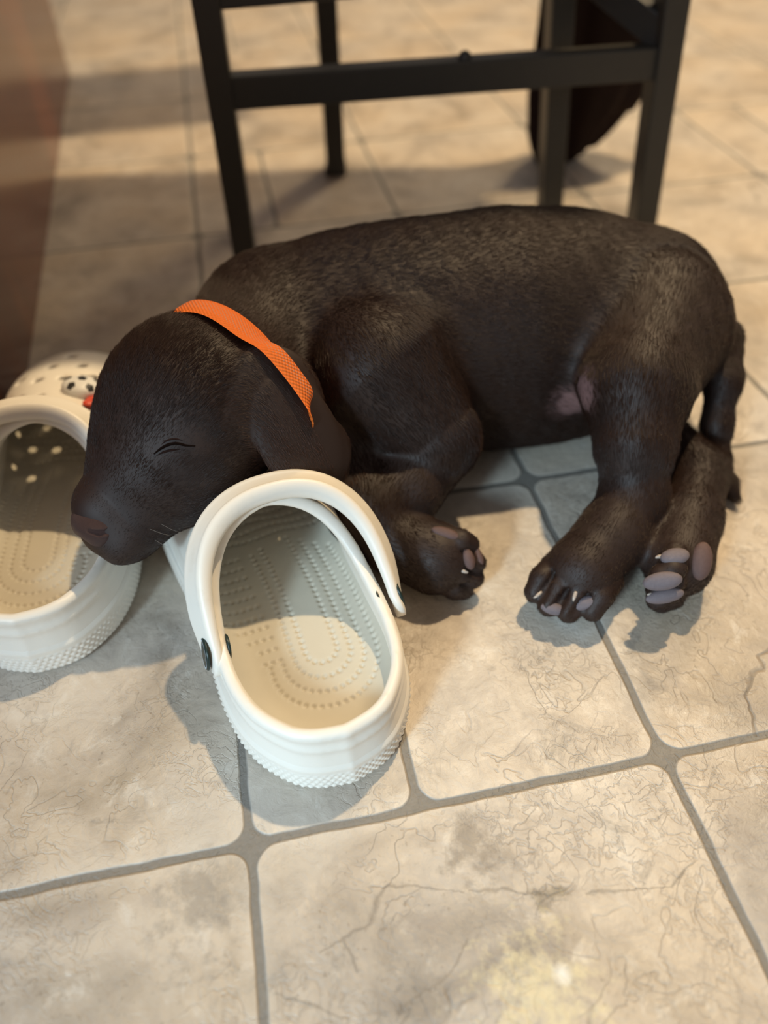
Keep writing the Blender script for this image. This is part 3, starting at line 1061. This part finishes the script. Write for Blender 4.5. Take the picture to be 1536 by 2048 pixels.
# the cheek rests on the toe cap of the front clog: no skin below its surface
ca, sa = math.cos(-front_clog.rotation_euler[2]), math.sin(-front_clog.rotation_euler[2])
lx = ((V[:, 0] - front_clog.location.x) * ca - (V[:, 1] - front_clog.location.y) * sa) / front_clog.scale[0]
ly = ((V[:, 0] - front_clog.location.x) * sa + (V[:, 1] - front_clog.location.y) * ca) / front_clog.scale[1]
mm = np.where((np.abs(lx) < 0.07) & (ly > 0.09) & (ly < 0.29) & (V[:, 0] < -0.04))[0]
Dm = inside_dist(lx[mm], ly[mm]) + 0.001
Sm = np.interp(ly[mm], [0, 0.04, 0.1, 0.2, 0.25, 0.285], [0.045, 0.045, 0.047, 0.055, 0.055, 0.050])
zt = hfun(ly[mm]) * (1 - np.clip(1 - Dm / Sm, 0, 1) ** 2.35) ** (1 / 2.35) * front_clog.scale[2]
up_ = (Dm > 0) & (V[mm, 2] < zt) & (V[mm, 2] > 0.02)
V[mm[up_], 2] = zt[up_] + 0.0006
pup = mesh_obj('labrador_puppy', V, Q, fur_color_material('brown_skin', False))
tag(pup, 'chocolate brown puppy asleep on the floor with its head on the white clogs', 'dog')
groin = W(1152, 800, 0.062)
att = pup.data.attributes.new('skin', 'FLOAT', 'POINT')
Vn = np.array(V)
gs = [on_skin(1140, 805), on_skin(1165, 780)]
sk = np.zeros(len(Vn))
for g in gs:
    sk = np.maximum(sk, np.clip(1.6 - np.linalg.norm(Vn - g, axis=1) / 0.012, 0, 1))
att.data.foreach_set('value', sk.astype(np.float32))

#@DETAILS
#@FUR
def skin_n(p):
    return dog.grad(np.array(p)[None])[0]

def build_field(name, f, h, mat, parent, iters=2):
    V, Q = f.mesh(h, iters=iters)
    return mesh_obj(name, V, Q, mat, parent)

# nose leather with nostrils
nose_mat = simple('brown_nose_leather', (0.085, 0.043, 0.038), 0.5, 0.25, 900, 0.45, 0.7)
nc = W(190, 1046, 0.0830)
nf = Field()
NA = A
def nl(f, s_, u):        # nose-local to room
    return nc + A[0] * f + A[1] * s_ + A[2] * u
nf.ell(nl(0, 0, 0.001), (0.0110, 0.0150, 0.0095), A, k=0.004)
nf.ell(nl(0.002, 0.0068, -0.003), (0.0085, 0.0070, 0.0065), A, k=0.004)
nf.ell(nl(0.002, -0.0068, -0.003), (0.0085, 0.0070, 0.0065), A, k=0.004)
for sd in (1, -1):
    nf.cone(nl(0.0110, sd * 0.0050, -0.0045), nl(0.0085, sd * 0.0105, -0.0058), 0.0021, 0.0016, k=0.0012, sub=True)
    nf.cone(nl(0.0085, sd * 0.0105, -0.0058), nl(0.0040, sd * 0.0148, -0.0030), 0.0015, 0.0010, k=0.0012, sub=True)
nf.cone(nl(0.0125, 0, 0.002), nl(0.0105, 0, -0.010), 0.0007, 0.0007, k=0.001, sub=True)
def nose_hit(px, py):
    d = (px - 768) / FPX * XI - (py - 1024) / FPX * YI + FW; d /= np.linalg.norm(d)
    t = 0.30
    for _ in range(400):
        s_ = nf((CAM + d * t)[None])[0]
        if s_ < 0.0002 or t > 0.6:
            break
        t += min(s_ * 0.7, 0.002)
    return CAM + d * t
nh = [nose_hit(*q) for q in ((178, 1063), (198, 1068), (216, 1064), (226, 1052))]
for i, (r1, r2) in enumerate(((0.0010, 0.0017), (0.0017, 0.0014), (0.0014, 0.0007))):
    if max(np.linalg.norm(nh[i] - nc), np.linalg.norm(nh[i + 1] - nc)) < 0.03:
        nf.cone(nh[i], nh[i + 1], r1, r2, k=0.001, sub=True)
build_field('nose', nf, 0.0006, nose_mat, pup)

# closed eye: dark slit, brown lids
lid = simple('dark_eyelid', (0.008, 0.004, 0.003), 0.9, 0.1, 300, 0.05)
lidp = simple('brown_eyelid_rim', (0.022, 0.010, 0.008), 0.8, 0.2, 300, 0.1)
def tube(name, pts, rs, mat, parent, seg=8, sub=5):
    pts = np.array(pts, float)
    P = np.vstack([2 * pts[0] - pts[1], pts, 2 * pts[-1] - pts[-2]]); out = []; ro = []
    for i in range(1, len(P) - 2):
        for t in np.linspace(0, 1, sub, endpoint=False):
            a, b, c, d = P[i - 1], P[i], P[i + 1], P[i + 2]
            out.append(0.5 * (2 * b + (c - a) * t + (2 * a - 5 * b + 4 * c - d) * t * t + (3 * b - a - 3 * c + d) * t ** 3))
            ro.append(rs[i - 1] * (1 - t) + rs[i] * t)
    out.append(P[-2]); ro.append(rs[-1])
    V = []; F = []
    ref = np.array([0.3, 0.2, 1.0])
    for i, p in enumerate(out):
        d = out[min(i + 1, len(out) - 1)] - out[max(i - 1, 0)]; d /= np.linalg.norm(d)
        u = np.cross(d, ref); u /= np.linalg.norm(u); v = np.cross(d, u)
        for q in range(seg):
            a = q / seg * 2 * math.pi
            V.append(p + (u * math.cos(a) + v * math.sin(a)) * ro[i])
    for i in range(len(out) - 1):
        for q in range(seg):
            a, b = i * seg + q, i * seg + (q + 1) % seg
            F.append((a, b, b + seg, a + seg))
    V.append(out[0]); V.append(out[-1]); n = len(V) - 2
    for q in range(seg):
        F.append(((q + 1) % seg, q, n)); F.append(((len(out) - 1) * seg + q, (len(out) - 1) * seg + (q + 1) % seg, n + 1))
    return mesh_obj(name, V, F, mat, parent)
def skin_pts(lst, off):
    r = []
    for x, y in lst:
        p = on_skin(x, y); r.append(p + skin_n(p) * off)
    return r
eye_line = skin_pts([(308, 908), (322, 897), (338, 889), (354, 887), (372, 891), (390, 892)], 0.0002)
slit = tube('closed_eye', eye_line, [0.0003, 0.0007, 0.0009, 0.0008, 0.0006, 0.0003], lid, pup)
lo_l = skin_pts([(312, 912), (328, 904), (345, 900), (362, 899)], -0.0002)
tube('lower_eyelid', lo_l, [0.0002, 0.0007, 0.0007, 0.0002], lidp, pup)
up_l = skin_pts([(318, 893), (334, 881), (352, 878), (372, 883)], -0.0003)
tube('upper_eyelid', up_l, [0.0002, 0.0006, 0.0007, 0.0002], lidp, pup)

# collar round the neck, following the skin
n_ax = shoulder - cran; n_ax /= np.linalg.norm(n_ax)
n_ax = n_ax * 0.93 + np.array([0.26, 0.0, 0.22]); n_ax /= np.linalg.norm(n_ax)
cc = W(494, 815, 0.098)
e1 = np.cross(n_ax, (0, 0, 1)); e1 /= np.linalg.norm(e1); e2c = np.cross(e1, n_ax)
def collar_material():
    k = NT('orange_woven_collar')
    tc = k.n('ShaderNodeUVMap').outputs[0]
    sp_ = k.n('ShaderNodeSeparateXYZ'); k.link(tc, sp_.inputs[0])
    a = k.math('SINE', k.math('MULTIPLY', sp_.outputs[0], 900)); b = k.math('SINE', k.math('MULTIPLY', sp_.outputs[1], 62))
    w = k.math('MULTIPLY', a, b)
    mid = k.fr(k.math('ABSOLUTE', k.math('SUBTRACT', sp_.outputs[1], 0.5)), 0.30, 0.24)
    fleck = k.math('MULTIPLY', k.math('GREATER_THAN', w, 0.45), mid)
    k.link(k.mix(k.math('MULTIPLY', fleck, 0.6), (0.80, 0.16, 0.012), (0.42, 0.30, 0.24)), k.b.inputs['Base Color'])
    k.b.inputs['Roughness'].default_value = 0.75
    k.link(k.bump(w, 0.5, 0.0008), k.b.inputs['Normal'])
    return k.m
NC_, NW = 160, 9
cv = []; wband = 0.020
for i in range(NC_):
    a = i / NC_ * 2 * math.pi
    dr = e1 * math.cos(a) + e2c * math.sin(a)
    rad = []
    for j in (-1, 0, 1):
        base = cc + n_ax * (j * wband * 0.45)
        ts = np.linspace(0.02, 0.095, 76)
        dd = dog(base + dr * ts[:, None])
        o_ = np.where(dd > 0)[0]
        rad.append(ts[o_[0]] if len(o_) else 0.07)
    cv.append(rad)
cv = np.array(cv); cv = np.minimum(cv, 0.066)
for _ in range(10):
    cv = (np.roll(cv, 1, 0) + cv * 2 + np.roll(cv, -1, 0)) / 4
V2 = []
for i in range(NC_):
    a = i / NC_ * 2 * math.pi; dr = e1 * math.cos(a) + e2c * math.sin(a)
    for side in (1, -1):
        for j in range(NW):
            t = j / (NW - 1) * side + (0 if side == 1 else 1)
            f = -1 + 2 * t
            r = np.interp(f, [-1, 0, 1], cv[i]) + 0.0042 + 0.0012 * side * math.sqrt(max(0, 1 - f ** 4))
            V2.append(cc + n_ax * (f * wband / 2) + dr * r)
F2 = []; K = NW * 2; uvs = []
for i in range(NC_):
    for j in range(K):
        F2.append((i * K + j, i * K + (j + 1) % K, ((i + 1) % NC_) * K + (j + 1) % K, ((i + 1) % NC_) * K + j))
col = mesh_obj('collar', V2, F2, collar_material(), pup)
uvl = col.data.uv_layers.new(name='UVMap')
def cuv(i, j):
    j = j % K
    return (i / NC_, (j if j < NW else K - 1 - j) / (NW - 1))
li = 0
for i in range(NC_):
    for j in range(K):
        for (ii, jj) in ((i, j), (i, j + 1), (i + 1, j + 1), (i + 1, j)):
            uvl.data[li].uv = cuv(ii, jj); li += 1

# paw pads and claws
pad_mat = simple('grey_lilac_paw_pad', (0.20, 0.165, 0.18), 0.5, 0.15, 500, 0.4, 0.4)
pad_brown = simple('brown_paw_pad', (0.16, 0.095, 0.085), 0.55, 0.2, 500, 0.35, 0.4)
claw_mat = simple('pale_claw', (0.50, 0.42, 0.36), 0.35, 0.1, 300)
bare = []          # places without fur: (point, radius)
def pad(px, py, rx, ry, rot, mat, sink=0.15):
    p = on_skin(px, py); n = skin_n(p); dist = np.linalg.norm(p - CAM)
    vdir = (p - CAM) / dist
    n = n - vdir * 0.6; n /= np.linalg.norm(n)
    a = math.radians(rot)
    ax = XI * math.cos(a) + YI * math.sin(a); ax = ax - n * (ax @ n); ax /= np.linalg.norm(ax)
    bx = np.cross(n, ax)
    R1, R2 = rx * dist / FPX, ry * dist / FPX
    f = Field(); hgt = min(R1, R2) * 0.75
    f.ell(p - n * hgt * sink, (R1, R2, hgt), np.array([ax, bx, n]), k=0.001)
    V, Q = f.mesh(0.0008, iters=1)
    V[:, 2] = np.maximum(V[:, 2], 0.0004)
    mesh_obj('paw_pad', V, Q, mat, pup)
    bare.append((p, max(R1, R2) * 1.0))
def claw(px, py, dx, dy, L=0.0065, r=0.0013):
    p = on_skin(px, py); n = skin_n(p); dist = np.linalg.norm(p - CAM)
    d = XI * dx - YI * dy; d /= np.linalg.norm(d)
    d = d * 0.9 + n * 0.45; d /= np.linalg.norm(d)
    q = p - d * 0.002
    tube('claw', [q, q + d * L * 0.5, q + d * L * 0.85 - n * L * 0.12, q + d * L - n * L * 0.32], [r, r * 0.9, r * 0.55, r * 0.12], claw_mat, pup)
# lower hind foot, soles in view
pad(1350, 1112, 27, 17, 8, pad_mat); pad(1325, 1163, 36, 18, 14, pad_mat); pad(1330, 1192, 36, 14, 12, pad_mat)
pad(1404, 1122, 20, 36, -10, pad_brown)
claw(1322, 1113, -1, 0.35); claw(1297, 1168, -1, 0.3); claw(1305, 1188, -1, 0.1)
# upper hind foot
pad(1108, 1218, 26, 12, -12, pad_mat); pad(1170, 1206, 26, 13, 18, pad_mat); 
claw(1078, 1188, -0.8, 0.5); claw(1150, 1190, -0.25, 1)
# folded front foot
pad(892, 1066, 30, 12, -18, pad_brown); pad(938, 1118, 12, 22, 15, pad_brown); pad(957, 1112, 9, 20, 20, pad_brown)
claw(926, 1142, 1, 0.25)

# ball charm and red charm pushed into the toe-cap vents of the left clog
wht = simple('white_charm_rubber', (0.80, 0.80, 0.78), 0.4, 0.03, 60)
blk = simple('black_charm_rubber', (0.012, 0.012, 0.012), 0.4, 0.1, 60)
red = simple('red_charm_rubber', (0.70, 0.07, 0.03), 0.4, 0.08, 60)
def clog_top(x, y):
    """surface of the toe cap in clog coordinates"""
    m = (abs(cu[0][:, 0] + x) < 0.0025) & (abs(cu[0][:, 1] - y) < 0.0025)
    return cu[0][m][:, 2].max() if m.any() else 0.06
cx_, cy_ = CHARM_BALL = (0.0190, 0.169)
cz_ = clog_top(cx_, cy_)
def local(o, p):
    o.location = p
bm = bmesh.new(); bmesh.ops.create_uvsphere(bm, u_segments=32, v_segments=16, radius=0.0125)
for v in bm.verts: v.co.z *= 0.55
ball = bm_obj('ball_charm', bm, wht, back_clog, True)
ball.location = (cx_, cy_, cz_ + 0.001); ball.rotation_euler = (math.radians(-12), math.radians(14), 0)
for i in range(6):
    bm = bmesh.new()
    if i == 0:
        c = (0, 0)
    else:
        a = math.radians(90 + 72 * i); c = (0.0094 * math.cos(a), 0.0094 * math.sin(a))
    rr = 0.0030 if i == 0 else 0.0027
    vs = []; top = []
    for q in range(5):
        b_ = math.radians(90 + 72 * q + (36 if i else 0) + 0)
        x, y = c[0] + rr * math.cos(b_), c[1] + rr * math.sin(b_)
        z = 0.55 * math.sqrt(max(0, 0.0125 ** 2 - min(x * x + y * y, 0.0124 ** 2)))
        vs.append(bm.verts.new((x, y, z - 0.001))); top.append(bm.verts.new((x, y, z + 0.0004)))
    cvv = bm.verts.new((c[0], c[1], 0.55 * math.sqrt(max(0, 0.0125 ** 2 - c[0] ** 2 - c[1] ** 2)) + 0.0005))
    for q in range(5):
        bm.faces.new((top[q], top[(q + 1) % 5], cvv)); bm.faces.new((vs[q], vs[(q + 1) % 5], top[(q + 1) % 5], top[q]))
    bm_obj('black_patch', bm, blk, ball)
rf = Field()
rf.cone((0, 0, 0), (0.004, 0.006, 0.0), 0.0062, 0.0056, k=0.003)
rf.cone((-0.004, -0.006, 0), (0.001, 0.0, 0.0), 0.0036, 0.005, k=0.003)
rV, rQ = rf.mesh(0.0008); rV[:, 2] *= 0.5
rc = mesh_obj('red_charm', rV, rQ, red, back_clog)
rc.location = (0.029, 0.155, clog_top(0.029, 0.155) + 0.001); rc.rotation_euler = (math.radians(-20), math.radians(20), 0)

# whiskers and lashes
whisk = simple('pale_whisker', (0.35, 0.28, 0.22), 0.4, 0.1, 60)
wr = random.Random(3)
for px, py in ((300, 1058), (322, 1048), (310, 1080)):
    p = on_skin(px, py); n = skin_n(p)
    d = XI * 0.95 - YI * wr.uniform(0.1, 0.7) + n * 0.35; d /= np.linalg.norm(d)
    L = wr.uniform(0.010, 0.018)
    tube('whisker', [p, p + d * L * 0.5, p + d * L - n * 0.002], [0.0001, 0.00007, 0.00002], whisk, pup, seg=5)

def make_fur(N):
    Vv = np.empty(len(pup.data.vertices) * 3, dtype=np.float32); pup.data.vertices.foreach_get('co', Vv); Vv = Vv.reshape(-1, 3).astype(float)
    A_, B_, C_, D_ = Vv[Q[:, 0]], Vv[Q[:, 1]], Vv[Q[:, 2]], Vv[Q[:, 3]]
    ar = np.linalg.norm(np.cross(C_ - A_, D_ - B_), axis=1)
    fc = (A_ + C_) / 2
    dn = np.linalg.norm(fc - nose_p, axis=1)
    w = ar * (1 + 1.2 * (dn < 0.12))
    w[fc[:, 2] < 0.004] = 0
    pick = rng.choice(len(Q), N, p=w / w.sum())
    u, v = rng.random(N)[:, None], rng.random(N)[:, None]
    P = (A_[pick] * (1 - u) + B_[pick] * u) * (1 - v) + (D_[pick] * (1 - u) + C_[pick] * u) * v
    n = dog.grad(P)
    fl = dog.flow(P)
    fl = fl - n * (fl * n).sum(1)[:, None]
    ln = np.linalg.norm(fl, axis=1)[:, None]
    fl = np.where(ln > 1e-3, fl / np.maximum(ln, 1e-6), 0)
    keep = np.ones(N, bool)
    dnose = np.linalg.norm(P - nc, axis=1)
    keep &= nf(P) > 0.0006
    for p, r in bare:
        keep &= np.linalg.norm(P - p, axis=1) > r * (0.75 + 0.2 * rng.random(N))
    el_ = np.array(eye_line)
    de = np.min([np.linalg.norm(P - e, axis=1) for e in el_], 0)
    keep &= de > 0.0012
    for g in gs:
        keep &= ~((np.linalg.norm(P - g, axis=1) < 0.012) & (rng.random(N) < 0.92))
    # under the collar
    h = (P - cc) @ n_ax
    rr = np.linalg.norm(P - cc - h[:, None] * n_ax, axis=1)
    keep &= ~((abs(h) < 0.0095) & (rr < 0.078))
    L = np.full(N, 0.0078)
    L = np.minimum(L, np.interp(np.linalg.norm(P - nose_p, axis=1), [0.012, 0.03, 0.07, 0.14], [0.0014, 0.0026, 0.0042, 0.0075]))
    tips = np.array([t[0] for t in tU + tL + tF])
    dt = np.min([np.linalg.norm(P - e, axis=1) for e in tips], 0)
    L = np.minimum(L, np.interp(dt, [0.0, 0.03, 0.09], [0.0024, 0.0036, 0.0070]))
    de2 = np.linalg.norm(P - (ea + eb) / 2, axis=1)
    L = np.where(de2 < 0.05, np.minimum(L, 0.0038), L)
    L = np.minimum(L, np.interp(de, [0.001, 0.02], [0.0018, 0.0060]))
    L *= rng.uniform(0.65, 1.15, N)
    # locks: neighbouring hairs share a little sideways lean
    q = P * 150
    lock = np.stack([np.sin(q[:, 1] * 1.7 + q[:, 2] * 2.1 + 1), np.sin(q[:, 2] * 1.9 + q[:, 0] * 1.6 + 2), np.sin(q[:, 0] * 2.2 + q[:, 1] * 1.3)], 1) * 0.06
    d0 = fl * 0.8 + n * 0.42 + lock + rng.normal(0, 0.10, (N, 3))
    d0 /= np.linalg.norm(d0, axis=1)[:, None]
    d1 = fl * 1.0 + n * 0.12 + lock + rng.normal(0, 0.10, (N, 3))
    d1 /= np.linalg.norm(d1, axis=1)[:, None]
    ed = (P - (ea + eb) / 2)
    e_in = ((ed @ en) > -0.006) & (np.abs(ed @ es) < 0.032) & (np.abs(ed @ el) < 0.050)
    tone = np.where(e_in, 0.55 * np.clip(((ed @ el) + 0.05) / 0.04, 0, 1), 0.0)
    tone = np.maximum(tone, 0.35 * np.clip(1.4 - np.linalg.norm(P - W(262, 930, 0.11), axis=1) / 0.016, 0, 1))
    P, n, d0, d1, L, tone = P[keep], n[keep], d0[keep], d1[keep], L[keep], tone[keep]
    K = 4
    pts = np.empty((len(P), K, 3))
    pts[:, 0] = P - n * 0.0004
    for j in range(1, K):
        t = j / (K - 1)
        step = (d0 * (1 - t) + d1 * t)
        pts[:, j] = pts[:, j - 1] + step * (L / (K - 1))[:, None]
    pts[:, :, 2] = np.maximum(pts[:, :, 2], 0.0008)
    # hairs lie on top of the skin, never into it
    hc = bpy.data.hair_curves.new('fur')
    hc.add_curves([K] * len(P))
    hc.attributes['position'].data.foreach_set('vector', pts.astype(np.float32).ravel())
    ra = hc.attributes.new('radius', 'FLOAT', 'POINT')
    prof = np.array([0.000085, 0.000085, 0.00006, 0.000012])
    ra.data.foreach_set('value', np.tile(prof, len(P)).astype(np.float32))
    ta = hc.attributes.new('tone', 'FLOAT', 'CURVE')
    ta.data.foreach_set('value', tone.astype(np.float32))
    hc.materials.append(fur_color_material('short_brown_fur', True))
    o = bpy.data.objects.new('fur', hc)
    COL.objects.link(o)
    o.parent = pup
    return o
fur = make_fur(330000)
